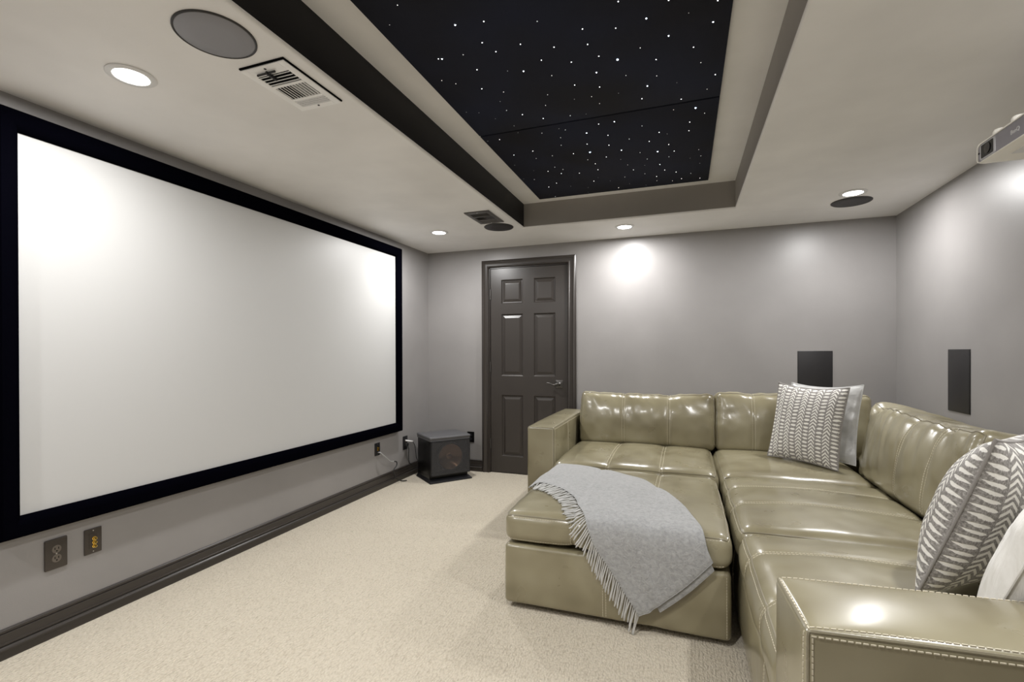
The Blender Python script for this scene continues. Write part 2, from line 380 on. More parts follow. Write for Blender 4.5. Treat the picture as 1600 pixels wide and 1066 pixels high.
# ------------------------------------------------------------------ star ceiling panels
STARS=[[(-0.95,1.461,1),(-1.035,1.539,0),(-0.805,1.623,3),(-0.697,1.642,2),(-0.511,1.709,1),(-0.751,1.752,2),(-0.612,1.813,2),(-0.491,1.876,2),(-0.721,1.823,2),(-0.855,1.796,1),(-0.964,1.786,2),(-0.95,1.792,3),(-0.563,1.942,2),(-0.844,1.912,2),(-0.658,1.991,3),(-0.551,2.065,1),(-1.027,1.933,1),(-0.979,1.978,1),(-0.884,2.057,2),(-0.799,2.118,1),(-0.611,2.212,1),(-0.845,2.192,0),(-0.647,2.304,1),(-0.846,2.284,1),(-1.045,2.231,0),(-0.987,2.258,0),(-0.784,2.353,2),(-0.931,2.345,0),(-0.695,2.429,2),(-0.866,2.454,0),(-0.723,1.966,0),(-0.216,1.709,2),(-0.05,1.763,2),(0.111,1.823,2),(0.016,1.854,0),(-0.13,1.831,3),(0.102,1.936,3),(-0.362,1.808,2),(-0.243,1.846,2),(-0.056,1.961,3),(-0.361,1.905,2),(-0.166,2.0,1),(0.036,2.068,2),(-0.332,1.997,2),(-0.262,2.047,4),(-0.11,2.102,2),(0.067,2.189,1),(-0.448,1.998,2),(-0.361,2.11,3),(-0.242,2.177,1),(-0.114,2.227,1),(0.13,2.305,2),(-0.472,2.174,2),(-0.367,2.23,2),(-0.159,2.297,3),(-0.031,2.315,0),(0.101,2.42,1),(-0.292,2.314,0),(-0.417,2.301,1),(-0.192,2.403,2),(-0.013,2.474,2),(-0.5,2.296,0),(-0.392,2.378,1),(-0.555,2.448,1),(-0.475,2.46,0)],
[(-0.872,2.537,0),(-0.748,2.588,1),(-0.646,2.569,0),(-0.616,2.595,1),(-1.0,2.583,2),(-1.072,2.579,0),(-0.664,2.68,1),(-0.685,2.779,1),(-0.867,2.8,2),(-0.995,2.816,2),(-0.88,2.913,1),(-0.774,2.909,1),(-0.643,2.923,2),(-0.513,2.673,3),(-0.538,2.817,2),(-0.432,2.59,2),(-0.543,2.937,4),(-0.578,3.047,1),(-0.46,3.044,2),(-0.806,3.093,1),(-0.868,3.149,2),(-0.765,3.152,1),(-0.793,3.219,2),(-0.675,3.254,2),(-0.955,3.105,0),(-1.0,3.264,1),(-1.068,3.227,0),(-0.871,3.39,2),(-0.945,3.45,2),(-0.955,3.678,1),(-0.789,3.49,0),(-0.673,3.563,0),(-0.692,3.666,0),(-0.544,3.129,2),(-0.545,3.237,2),(-0.609,3.442,2),(-0.569,3.386,0),(-1.045,2.97,0),(-0.349,2.592,3),(-0.405,2.742,2),(-0.419,2.875,2),(-0.297,2.832,1),(-0.215,2.693,1),(-0.05,2.568,1),(0.054,2.587,4),(0.099,2.659,1),(0.028,2.734,2),(0.025,2.84,2),(-0.131,2.804,2),(-0.191,2.905,2),(-0.086,2.988,2),(-0.358,2.972,3),(-0.255,3.048,1),(-0.153,3.07,4),(-0.057,3.097,2),(-0.09,3.176,1),(0.083,3.126,1),(0.098,3.231,1),(0.096,3.355,0),(0.035,3.243,0),(-0.221,3.166,1),(-0.244,3.266,0),(-0.149,3.286,2),(-0.123,3.396,2),(-0.348,3.22,1),(-0.38,3.115,0),(-0.321,3.321,2),(-0.254,3.421,1),(-0.391,3.436,1),(-0.181,3.502,2),(-0.184,3.591,1),(-0.079,3.63,1),(-0.052,3.462,2),(-0.018,3.607,2),(0.043,3.522,1),(0.104,3.64,2),(-0.499,3.478,0),(-0.375,3.584,0),(-0.461,3.646,2),(-0.264,3.657,0),(-0.09,2.839,0)]]

PX0, PX1, PZ = -1.092, .162, 2.434
for k, (y0, y1, lab) in enumerate(((1.32, 2.506, 'black star ceiling panel between the seam and the near end of the tray'), (2.519, 3.708, 'black star ceiling panel at the door end of the tray, beyond the seam'))):
    t = thing('star_ceiling_panel', lab, 'ceiling panel', ((PX0 + PX1) / 2, (y0 + y1) / 2, H2), 'star ceiling panels in the tray')
    MB().box((PX0, y0, PZ), (PX1, y1, H2 - .001), .0015).put('felt_board', M['starpanel'], t)
    for x, y, mag in STARS[k]:
        if not y0 + .006 < y < y1 - .006: continue
        r = (.0014, .0018, .0023, .0029, .0040)[mag]
        MB().lathe([(r, 0), (r * .7, -r * .5), (0.0, -r * .7)], (x, y, PZ), n=10).put('star_light', M['star%d' % mag], t)

MB().box((PX0, 2.5062, H2 - .010), (PX1, 2.5188, H2 - .001)).put('joint_backing', M['dark'], t, smooth=False)

# ------------------------------------------------------------------ recessed lights
POWER = 20.
def downlight(x, y, label):
    t = thing('ceiling_light', label, 'ceiling light', (x, y, H), 'recessed ceiling lights')
    MB().lathe([(.078, 0), (.079, -.004), (.074, -.007), (.058, -.007), (.055, -.004), (.055, -.001)], (x, y, H), n=40).put('trim_ring', M['whitetrim'], t)
    MB().lathe([(.0545, -.003), (.05, -.007), (.03, -.010), (0.0, -.011)], (x, y, H), n=32).put('diffuser', M['lensglow'], t)
    l = bpy.data.lights.new('downlight_lamp', 'AREA'); l.shape = 'DISK'; l.size = .10; l.energy = POWER; l.color = (1., .988, .978)
    o = bpy.data.objects.new('downlight_lamp', l); C.objects.link(o); o.parent = t; o.location = (0, 0, -.014)
downlight(-1.948, 1.215, 'lit round ceiling light by the grey round speaker, over the screen end nearest the viewer')
downlight(-2.000, 3.707, 'lit round ceiling light near the corner beyond the screen')
downlight(-.466, 4.072, 'lit round ceiling light over the bare wall beside the door')
downlight(1.042, 3.724, 'lit round ceiling light over the sofa corner, overlapping a dark round speaker')
downlight(1.042, 1.25, 'lit round ceiling light over the near sofa arm')
downlight(-.466, .72, 'unseen round fill light added before the near end of the tray')  # out of view, added as soft fill for the room
downlight(-1.948, -.35, 'unseen round fill light added by the wall behind the viewer')  # lamp added behind the camera for its light, never in view

# ------------------------------------------------------------------ ceiling speakers and registers
def ceiling_speaker(x, y, m, label):
    t = thing('ceiling_speaker', label, 'speaker', (x, y, H), 'round ceiling speakers')
    MB().lathe([(.121, 0), (.121, -.004), (.118, -.006), (.114, -.004)], (x, y, H), n=64).put('rim', M['grille_dark'], t)
    MB().lathe([(.114, -.0035), (.112, -.005), (.06, -.006), (0.0, -.0062)], (x, y, H), n=64).put('grille', m, t)
ceiling_speaker(-1.443, 1.156, M['grille_grey'], 'large grey round ceiling speaker beside the pale air register')
ceiling_speaker(-1.450, 3.722, M['grille_dark'], 'dark round ceiling speaker next to the dark air register')
ceiling_speaker(1.094, 3.945, M['grille_dark'], 'dark round ceiling speaker half lost in the glare over the sofa corner')

def register(x0, x1, y0, y1, m, label, lever, secs, ang):
    t = thing('air_register', label, 'vent', ((x0 + x1) / 2, (y0 + y1) / 2, H), 'ceiling air registers')
    bx0, bx1 = x0 + .030, x1 - .030; Ly = y1 - y0
    fr = MB(); Z0, Z1 = H - .008, H - .0005
    yy = [y0] + [y0 + Ly * s for se in secs for s in se] + [y1]
    fr.box((x0, y0, Z0), (bx0, y1, Z1), .002); fr.box((bx1, y0, Z0), (x1, y1, Z1), .002)
    for i in range(0, len(yy), 2): fr.box((bx0, yy[i], Z0), (bx1, yy[i + 1], Z1))
    fr.put('register_frame', m, t)
    if lever: MB().box((x0 + .004, y0 - .007, H - .005), (x1 + .006, y1 - .004, H - .0006)).put('shadow_gap', M['dark'], t, smooth=False)  # dark strip standing in for the shadow line along two frame edges
    MB().box((bx0, y0 + .02, H - .0085 + .007), (bx1, y1 - .02, H - .0002)).put('duct_backing', M['dark'], t, smooth=False)
    for si, (s0, s1) in enumerate(secs):
        a, b = y0 + Ly * s0, y0 + Ly * s1
        n = 10 if si == 1 else 4
        for i in range(n):
            s = MB()
            if si == 1:
                x = bx0 + (bx1 - bx0) * (i + .5) / n
                s.box((-.0012, a, -.0045), (.0012, b, .0015), mtx=Matrix.Translation((x, 0, H - .0055)) @ Matrix.Rotation(.5 if i >= n / 2 else -.5, 4, 'Y'))
            else:
                y = a + (b - a) * (i + .5) / n
                s.box((bx0, -.0045, -.0012), (bx1, .0045, .0012), mtx=Matrix.Translation((0, y, H - .0055)) @ Matrix.Rotation(ang[si], 4, 'X'))
            s.put('slat', m, t, smooth=False)
    for y in (y0 + .018, y1 - .018):
        MB().lathe([(.005, 0), (.004, -.0015), (0, -.002)], ((x0 + x1) / 2, y, Z0), n=12).put('screw', M['wire_black'] if lever else M['steel'], t)
    if lever:
        lv = MB(); lx = x0 + .095
        lv.box((lx - .045, y0 + .030, Z0 - .010), (lx + .040, y0 + .035, Z0 - .004)); lv.box((lx + .0, y0 + .026, Z0 - .013), (lx + .007, y0 + .075, Z0 - .003))
        lv.put('lever', M['wire_black'], t, smooth=False)
register(-1.536, -1.331, 1.326, 1.634, M['ventpaint'], 'pale air register with three banks of slats beside the grey round speaker', True,
         ((.17, .39), (.435, .715), (.76, .91)), (1.0, 0, -1.05))
register(-1.547, -1.347, 3.252, 3.572, M['ventdark'], 'small dark air register next to the dark round ceiling speaker', False,
         ((.14, .36), (.42, .64), (.70, .90)), (.9, 0, -.5))

# ------------------------------------------------------------------ in-wall speakers
t = thing('wall_speaker', 'black rectangular speaker set in the door wall behind the patterned cushion', 'speaker', (.990, WB, .842), 'rectangular wall speakers')
MB().box((.867, WB - .004, .842), (1.113, WB - .0005, 1.212), .001).put('bezel', M['wallbezel'], t)
MB().box((.871, WB - .006, .846), (1.109, WB - .003, 1.208), .001).put('grille', M['wallgrille'], t)
t = thing('wall_speaker', 'black rectangular speaker set in the wall above the sofa back, beyond the room corner', 'speaker', (WR, 3.574, .845), 'rectangular wall speakers')
MB().box((WR - .004, 3.453, .845), (WR - .0005, 3.695, 1.219), .001).put('bezel', M['wallbezel'], t)
MB().box((WR - .006, 3.457, .849), (WR - .003, 3.691, 1.215), .001).put('grille', M['wallgrille'], t)

# ------------------------------------------------------------------ wall plates and cables
def duplex(y0, y1, z0, z1, label, pm='plate', sm='outlet'):
    t = thing('power_outlet', label, 'outlet', (WL, (y0 + y1) / 2, z0), 'power outlets')
    MB().box((WL + .0005, y0, z0), (WL + .008, y1, z1), .004).put('cover_plate', M[pm], t)
    yc, zc = (y0 + y1) / 2, (z0 + z1) / 2
    for dz in (.0195, -.0195):
        f = MB().lathe([(.0172, .006), (.0172, .0095), (.0160, .0105), (0., .0105)], (WL, yc, zc + dz), (1, 0, 0), 28).put('socket', M[sm], t)
        for dy in (-.0064, .0064):
            MB().box((WL + .0102, yc + dy - .0012, zc + dz - .001), (WL + .0112, yc + dy + .0012, zc + dz + .008)).put('slot', M['dark'], f, smooth=False)
        MB().lathe([(.0028, .0100), (.0028, .0111), (0, .0111)], (WL, yc, zc + dz - .0075), (1, 0, 0), 12).put('ground_hole', M['dark'], f)
    MB().lathe([(.003, .007), (.0025, .0092), (0, .0094)], (WL, yc, zc), (1, 0, 0), 12).put('screw', M['steel'], t)
duplex(1.234, 1.314, .2865, .416, 'brown two-socket power outlet low under the screen, beside a plate of gold jacks')
duplex(3.972, 4.050, .272, .402, 'dark power outlet between the screen and the subwoofer, with cords plugged in', 'black', 'plate')
def av_plate(y0, y1, z0, z1, label, colors, pm='plate'):
    t = thing('audio_wall_plate', label, 'wall plate', (WL, (y0 + y1) / 2, z0), 'audio jack plates')
    MB().box((WL + .0005, y0, z0), (WL + .006, y1, z1), .003).put('cover_plate', M[pm], t)
    yc, zc = (y0 + y1) / 2, (z0 + z1) / 2
    MB().box((WL + .004, yc - .0165, zc - .034), (WL + .0078, yc + .0165, zc + .034), .0015).put('insert', M[pm], t)
    for i, cm in enumerate(colors):
        z = zc + .012 - i * .0175
        j = MB().lathe([(.0085, .007), (.0085, .010), (.006, .0105), (.006, .020), (.0038, .0205), (.0038, .016)], (WL, yc + .002, z), (1, 0, 0), 20).put('jack', M[cm], t)
    for z in (z0 + .010, z1 - .010):
        MB().lathe([(.0028, .005), (.0024, .0068), (0, .007)], (WL, yc, z), (1, 0, 0), 12).put('screw', M['steel'], t)
    return t
av_plate(1.377, 1.446, .298, .412, 'brown plate with three gold jacks under the screen, beside a power outlet', ('gold', 'gold', 'gold'))
av_plate(3.529, 3.603, .304, .414, 'dark plate with gold jacks and a grey cable near the far end of the screen', ('gold', 'gold'), 'black')
t = thing('back_outlet', 'dark outlet on the door wall half hidden behind the subwoofer', 'outlet', (-2.05, WB, .292))
MB().box((-2.092, WB - .008, .292), (-2.016, WB - .0005, .398), .003).put('cover_plate', M['dark'], t)
for dz in (.02, -.02):
    MB().lathe([(.016, .007), (.0155, .010), (0, .010)], (-2.054, WB, .345 + dz), (0, -1, 0), 20).put('socket', M['black'], t)

cb = thing('audio_cable', 'grey and black cable drooping from the gold jacks to the baseboard', 'cable', (WL + .03, 3.56, 0))
pth = smooth_path([(WL + .009, 3.566, .331), (WL + .035, 3.567, .329), (WL + .045, 3.62, .285), (WL + .045, 3.70, .228), (WL + .045, 3.755, .214)], 8)
MB().tube(pth, .0055, 10).put('grey_lead', M['wire_grey'], cb)
MB().tube(smooth_path([(WL + .045, 3.753, .2145), (WL + .045, 3.80, .200), (WL + .046, 3.80, .17), (WL + .045, 3.755, .135), (WL + .045, 3.765, .085), (WL + .05, 3.80, .045), (WL + .06, 3.86, .012), (WL + .09, 3.90, .008)], 8), .005, 10).put('black_lead', M['wire_black'], cb)
cb = thing('power_cable', 'black power cable hanging from the outlet beside the subwoofer', 'cable', (WL + .03, 4.0, 0))
MB().box((WL + .0115, 3.990, .305), (WL + .035, 4.030, .335), .006).put('plug', M['wire_black'], cb)
MB().tube(smooth_path([(WL + .034, 4.010, .315), (WL + .045, 4.01, .28), (WL + .040, 4.015, .22), (WL + .036, 4.03, .15), (WL + .036, 4.06, .125), (WL + .034, 4.12, .124)], 8), .004, 8).put('lead', M['wire_black'], cb)
cb = thing('thin_cable', 'thin dark cable with a pale plug in the outlet beside the subwoofer', 'cable', (WL + .03, 4.03, 0))
MB().tube([(WL + .0115, 4.005, .360), (WL + .05, 4.03, .352), (WL + .062, 4.055, .346)], [.008, .007, .005], 10).put('plug', M['whitetrim'], cb)
MB().tube(smooth_path([(WL + .062, 4.055, .346), (WL + .062, 4.09, .30), (WL + .055, 4.12, .23), (WL + .05, 4.14, .17), (WL + .04, 4.19, .124)], 8), .003, 8).put('lead', M['wire_black'], cb)

# ------------------------------------------------------------------ subwoofer
FL = V((-2.194, 3.881, 0)); ex = V((.267, .33, 0)).normalized(); ez = V((0, 0, 1)); en = V((ex.y, -ex.x, 0))   # en faces the room
SW, SD, SH = .415, .350, .425
MT = Matrix((( ex.x, -en.x, 0, FL.x), (ex.y, -en.y, 0, FL.y), (0, 0, 1, 0), (0, 0, 0, 1)))     # local x across the front, y into the box
sub = thing('subwoofer', 'black box subwoofer with a copper cone standing in the corner', 'subwoofer', tuple(MT @ V((SW / 2, SD / 2, 0))))
q = MB(); q.box((.012, .056, .060), (SW - .012, SD, .385), .004, MT)
for bx in ((.012, .030), (SW - .030, SW - .012)): q.box((bx[0], .019, .060), (bx[1], .058, .385), 0, MT)
q.box((.012, .019, .060), (SW - .012, .058, .085), 0, MT); q.box((.012, .019, .365), (SW - .012, .058, .385), 0, MT)
q.box((.012, .050, .030), (SW - .012, SD, .062), 0, MT); q.put('cabinet', M['subside'], sub)
q = MB(); q.box((-.006, -.016, 0), (SW + .006, SD, .010), .003, MT)
ve = [(-.006, -.016, .010), (SW + .006, -.016, .010), (SW - .012, .03, .032), (.012, .03, .032), (-.002, SD, .010), (SW + .002, SD, .010), (SW - .012, SD, .032), (.012, SD, .032)]
q.add([MT @ V(v) for v in ve], [(0, 1, 2, 3), (1, 5, 6, 2), (4, 0, 3, 7), (5, 4, 7, 6), (3, 2, 6, 7)]); q.put('plinth', M['black'], sub)
q = MB(); q.box((0, 0, .400), (SW, SD + .002, SH), .010, MT); q.box((.006, .008, .384), (SW - .006, SD, .402), 0, MT); q.put('top_panel', M['subtop'], sub)
q = MB(); GX0, GX1, GZ0, GZ1 = .010, SW - .010, .066, .384
q.box((GX0, -.002, GZ0), (GX1, .018, GZ0 + .010), 0, MT); q.box((GX0, -.002, GZ1 - .010), (GX1, .018, GZ1), 0, MT); q.box((GX0, -.002, GZ0), (GX0 + .010, .018, GZ1), 0, MT); q.box((GX1 - .010, -.002, GZ0), (GX1, .018, GZ1), 0, MT)
gr = q.put('grille_frame', M['black'], sub, smooth=False)
q = MB(); q.add([MT @ V(v) for v in ((GX0 + .008, -.0025, GZ0 + .008), (GX1 - .008, -.0025, GZ0 + .008), (GX1 - .008, -.0025, GZ1 - .008), (GX0 + .008, -.0025, GZ1 - .008))], [(0, 1, 2, 3)])
q.put('grille_cloth', M['subgrille'], gr, smooth=False)
cc = MT @ V((.214, .055, .226))
MB().lathe([(.134, .000), (.132, .034), (.124, .038), (.117, .032)], cc, en, 48).put('cone_surround', M['black'], sub)
MB().lathe([(.118, .033), (.07, .012), (.030, .002), (.026, .006), (.015, .009), (0, .010)], cc, en, 48).put('cone', M['copper'], sub)

# ------------------------------------------------------------------ soft leather shapes
def sgn(x): return (x > 0) - (x < 0)
class Cushion:
    """rounded, puffed, seamed block; local box centred on the origin, placed with mtx"""
    def __init__(s, dims, mtx, r=.035, puff=(0, 0, .02), bottom=.2, seams=(), wr=.003, sag=0., seed=0, groove=.006, wf=(7, 7, 7), gather=.0, ge=4.):
        s.ge = ge
        s.h = V(dims) / 2; s.m = mtx; s.r = r; s.puff = puff; s.bot = bottom; s.seams = seams; s.wr = wr; s.sag = sag
        s.off = V((seed * 3.7, seed * 1.9, seed * 5.3)); s.g = groove; s.wf = wf; s.ga = gather
    def pt(s, q, off=0.):
        h, r = s.h, s.r; p0 = V((q[0] * h.x, q[1] * h.y, q[2] * h.z))
        c = V([max(-(h[i] - r), min(h[i] - r, p0[i])) for i in range(3)]); d = p0 - c
        n = d.normalized() if d.length > 1e-9 else V((0, 0, 1))
        p = c + n * r
        w = [max(0., 1 - (p[i] / h[i]) ** 2) ** .55 for i in range(3)]
        ax = p.copy()
        for i in range(3):
            a, b = (i + 1) % 3, (i + 2) % 3
            k = s.puff[i] * (w[a] * w[b]) ** 1.35 * (p[i] / h[i])
            if i == 2 and p[i] < 0: k *= s.bot
            ax[i] += k
        if s.sag: ax.z -= s.sag * (1 - (p.x / h.x) ** 2) * max(0, p.z / h.z) ** 2
        g = 0.
        for axis, pos in s.seams:
            g += math.exp(-((p[axis] - pos) / .011) ** 2) * s.g + math.exp(-((p[axis] - pos) / .055) ** 2) * s.g * 1.2
        nz = noise.noise(V((p.x * s.wf[0], p.y * s.wf[1], p.z * s.wf[2])) + s.off) * s.wr
        nz += noise.noise(V((p.x * s.wf[0], p.y * s.wf[1], p.z * s.wf[2])) * 2.7 + s.off) * s.wr * .45
        if s.ga:                                           # gathers near the upper edge
            e = max(0., .5 + .5 * p.z / h.z) ** s.ge
            nz += s.ga * e * noise.noise(V((p.x * 17 + p.z * 5, 3.1, p.z * 3)) + s.off)
            e = abs(p.x / h.x) ** 5
            nz += .55 * s.ga * e * noise.noise(V((p.x * 4, 7.7, p.z * 21 + p.x * 6)) + s.off)
        return s.m @ (ax + n * (off + nz - g))
    def build(s, name, m, parent, cell=.014):
        ax = []
        for i in range(3):
            h, r = s.h[i], s.r; k = max(2, int((2 * (h - r)) / cell)); e = 4
            a = [-h + r * j / e for j in range(e)] + [-(h - r) + 2 * (h - r) * j / k for j in range(k + 1)] + [h - r + r * (j + 1) / e for j in range(e)]
            ax.append([x / h for x in a])
        vs, fs = [], []
        for i in range(3):
            a, b = (i + 1) % 3, (i + 2) % 3
            for sg in (-1, 1):
                k0 = len(vs); na, nb = len(ax[a]), len(ax[b])
                for u in ax[a]:
                    for v in ax[b]:
                        q = [0, 0, 0]; q[i] = sg; q[a] = u; q[b] = v; vs.append(s.pt(q))
                for x in range(na - 1):
                    for y in range(nb - 1):
                        f = (k0 + x * nb + y, k0 + (x + 1) * nb + y, k0 + (x + 1) * nb + y + 1, k0 + x * nb + y + 1)
                        fs.append(f if sg > 0 else f[::-1])
        o = put(name, vs, fs, m, parent)
        bm = bmesh.new(); bm.from_mesh(o.data); bmesh.ops.remove_doubles(bm, verts=bm.verts, dist=1e-5); bm.to_mesh(o.data); bm.free()
        s.o = o; return o
    def line(s, qs, off=.0005, step=.012):
        """polyline on the surface through cube points qs"""
        out = []
        for a, b in zip(qs[:-1], qs[1:]):
            a, b = V(a), V(b); L = V([(b - a)[i] * s.h[i] for i in range(3)]).length; n = max(1, int(L / step))
            out += [s.pt(a + (b - a) * (j / n), off) for j in range(n)]
        return out + [s.pt(qs[-1], off)]
def dashes(mb, path, r=.0013, on=.0085, gap=.0035):
    """thread stitches along a polyline"""
    L = [0.]
    for a, b in zip(path[:-1], path[1:]): L.append(L[-1] + (b - a).length)
    def at(s):
        for i in range(len(L) - 1):
            if s <= L[i + 1]:
                t = (s - L[i]) / max(1e-9, L[i + 1] - L[i]); return path[i].lerp(path[i + 1], t)
        return path[-1]
    s = 0.
    while s + on < L[-1]:
        mb.tube([at(s), at(s + on)], r, 4); s += on + gap
def stitch_part(cu, paths, name='stitching', r=.0013, m='thread', solid=False):
    for p in paths:
        mb = MB()
        if solid: mb.tube(p, r, 6)
        else: dashes(mb, p, r)
        if mb.v: mb.put(name, M[m], cu.o)
def seam_paths(cu, axis, pos, spans, dd=.009):
    """double row either side of a seam; spans = list of cube points with the seam axis left as None"""
    out = []
    for e in (-dd, dd):
        out.append(cu.line([tuple((pos + e) / cu.h[axis] if x is None else x for x in q) for q in spans]))
    return out

T = Matrix.Translation; RX = lambda a: Matrix.Rotation(a, 4, 'X'); RY = lambda a: Matrix.Rotation(a, 4, 'Y'); RZ = lambda a: Matrix.Rotation(a, 4, 'Z')

# ------------------------------------------------------------------ the sectional sofa
sofa = thing('sectional_sofa', 'olive taupe leather sectional sofa wrapping the corner of the room', 'sofa', (.25, 3.6, 0))
LE = M['leather']
SX0, SX1 = -.853, .200         # left seat
SFY, SBY = 3.140, 4.00         # seat front and back along the door wall
RX0, RX1 = .205, 1.02          # right run: seat front and back
RY0, RY1 = 1.285, 2.205        # third seat
TOP, CB = .452, .300           # cushion piping height and underside

def block(name, a, b, r=.012, puff=(0, 0, 0), wr=.0015, seed=0, cell=.03, mtx=None, seams=(), parent=sofa):
    a, b = V(a), V(b); cu = Cushion(b - a, (mtx or Matrix()) @ T((a + b) / 2), r, puff, 1., seams, wr, seed=seed, groove=.003, wf=(4, 4, 4))
    cu.build(name, LE, parent, cell); return cu
def feet(pts, parent):
    for x, y in pts: MB().lathe([(.018, 0), (.022, .028)], (x, y, 0), n=12, cap0=True, cap1=True).put('foot', M['black'], parent)

# frames
block('base_frame', (SX0, SFY + .02, .032), (.23, 4.36, CB - .006), .012, seed=1)
cu = block('base_frame', (.222, 1.29, .032), (1.46, 4.36, CB - .006), .02, (.012, 0, 0), seed=2, seams=((1, 1.745 - 2.825), (1, 1.60 - 2.825)))
ps = []
for pos in (1.60, 2.45): ps += seam_paths(cu, 1, pos - 2.825, [(-1, None, .92), (-1, None, -.9)])
stitch_part(cu, ps)
block('back_frame', (SX0, 4.14, CB - .004), (1.46, 4.38, .765), .03, (0, 0, .006), seed=3)
block('back_frame', (1.20, 1.30, CB - .004), (1.47, 4.136, .765), .03, (0, 0, .006), seed=4)
feet([(-.95, 3.32), (-.95, 4.3), (.3, 1.4), (1.38, 1.4), (.3, 3.0), (1.38, 4.3)], sofa)

# arm by the door
AX0, AX1, AY0, AZ = -1.052, -.856, 3.245, .682
a, b = V((AX0, AY0, .032)), V((AX1, 4.38, AZ))
cu = Cushion(b - a, T((a + b) / 2), .014, (.006, .004, .016), .2, (), .0025, seed=5, wf=(4, 4, 4)); cu.build('armrest', LE, sofa, .022)
E = .99
stitch_part(cu, [cu.line([(-.97, -1, .965), (.97, -1, .965)]), cu.line([(1, -.98, .955), (1, .8, .955)]), cu.line([(.90, -1, .96), (.90, -1, -.6)]), cu.line([(1, -.955, .95), (1, -.955, -.6)]), cu.line([(1, -.28, .95), (1, -.28, -.6)]), cu.line([(1, -.25, .95), (1, -.25, -.6)])])
stitch_part(cu, [cu.line([(-1, -1, 1), (1, -1, 1), (1, .9, 1)]), cu.line([(1, -1, 1), (1, -1, -.9)])], 'piping', .0028, 'piping', True)

# arm nearest the viewer, turned a few degrees
PV = V((.200, 1.276, 0)); AM = T(PV) @ RZ(math.radians(4.0))
a, b = V((0, -.232, .032)), V((1.20, 0, AZ))
cu = Cushion(b - a, AM @ T((a + b) / 2), .016, (.004, .004, .018), .2, (), .0022, seed=6, wf=(4, 4, 4)); cu.build('armrest', LE, sofa, .016)
sp = [cu.line([(-.985, -1, .962), (1, -1, .962)]), cu.line([(-.985, -.90, 1), (1, -.90, 1)]), cu.line([(-.98, .9, 1), (1, .9, 1)]),
      cu.line([(-.981, -1, .95), (-.981, -1, -.95)]), cu.line([(-1, -.88, .97), (-1, -.88, -.95)]), cu.line([(-.99, -.93, 1), (-.99, .95, 1)])]
stitch_part(cu, sp, r=.0017)
stitch_part(cu, [cu.line([(-1, .95, 1), (-1, -1, 1), (1, -1, 1)]), cu.line([(-1, -1, 1), (-1, -1, -.95)])], 'piping', .0035, 'piping', True)

def seat(x0, x1, y0, y1, seams, seed, front, puff=.032, wr=.0035, zt=TOP, parent=sofa, name='seat_cushion', z0=CB, gap=.003, edges=(), r=.066, py=.006):
    a, b = V((x0 + gap, y0 + gap, z0)), V((x1 - gap, y1 - gap, zt + .018)); c = (a + b) / 2
    loc = [(ax, p - c[ax]) for ax, p in seams]
    cu = Cushion(b - a, T(c), r, (py, py, puff), .1, loc, wr, seed=seed, wf=(5, 5, 5)); cu.build(name, LE, parent)
    ps = []
    for ax, p in loc:
        if ax == 0: sp = [(None, .85, 1), (None, -1, 1), (None, -1, -.9)]
        else: sp = [(.85, None, 1), (-1, None, 1), (-1, None, -.9)]
        ps += seam_paths(cu, ax, p, sp)
    k = 1 - .035 / cu.h.z
    for e in edges:
        qs = {'f': [(-.97, -1, .78), (.97, -1, .78)], 'fb': [(-.97, -1, -.86), (.97, -1, -.86)], 'l': [(-1, -.97, .78), (-1, .97, .78)], 'lb': [(-1, -.97, -.86), (-1, .97, -.86)], 'r': [(1, -.97, .78), (1, .97, .78)]}[e]
        ps.append(cu.line(qs))
    stitch_part(cu, ps, r=.0012)
    pp = {'f': [(-1, -1, 1), (1, -1, 1)], 'l': [(-1, -1, 1), (-1, 1, 1)], 'r': [(1, -1, 1), (1, 1, 1)]}
    stitch_part(cu, [cu.line(pp[e]) for e in front], 'piping', .0034, 'piping', True)
    return cu
seat(SX0, SX1, SFY, SBY, ((0, -.478), (0, -.142)), 11, 'fr')
seat(SX1, RX1, SFY, SBY, (), 12, 'lf', puff=.030)
seat(RX0, RX1, RY1, SFY, ((1, 2.885), (1, 2.58)), 13, 'lf', edges='l')
seat(RX0, RX1, RY0, RY1, ((1, 1.955), (1, 1.60)), 14, 'l', puff=.042, edges='l', r=.070)

def back_cushion(w, hgt, dep, mtx, seams, seed, sag=.0, puff=.060, gather=.009, edge=True, side=0, ge=4.):
    cu = Cushion((w, dep, hgt), mtx, .045, (.012, puff, .012), .6, [(0, s) for s in seams], .006, sag, seed, wf=(6, 6, 5), gather=gather, ge=ge); cu.build('back_cushion', LE, sofa, .013)
    ps = []
    for s in seams: ps += seam_paths(cu, 0, s, [(None, -1, -.9), (None, -1, 1), (None, .1, 1)])
    if side: ps += [cu.line([(side, -.75, .8), (side, -.75, -.8)]), cu.line([(side, -.55, .8), (side, -.55, -.8)])]
    stitch_part(cu, ps, r=.0012)
    if edge: stitch_part(cu, [cu.line([(-1, -1, -.8), (-1, -1, 1), (1, -1, 1), (1, -1, -.8)])], 'piping', .0036, 'piping', True)
    return cu
def lean(x, y, z, hgt, dep, ang, yaw=0.):
    """front lower edge at (x, y, z); the cushion leans back by ang"""
    return T((x, y, z)) @ RZ(yaw) @ RX(-ang) @ T((0, dep / 2, hgt / 2))
back_cushion(1.035, .435, .25, lean(-.298, 3.905, .462, .435, .25, .17), (-.163, .182), 21, sag=.022)
back_cushion(1.00, .452, .25, lean(.722, 3.900, .460, .452, .25, .17), (-.245, .10), 22, sag=.008)
back_cushion(1.14, .452, .27, lean(.985, 2.915, .458, .452, .27, .22, -PI / 2), (.045, .315), 23, sag=.012, gather=.024, side=1, ge=2.2)
back_cushion(.98, .440, .27, lean(1.030, 1.840, .458, .440, .25, .20, -PI / 2), (-.16, .16), 24, sag=.008, gather=.010)

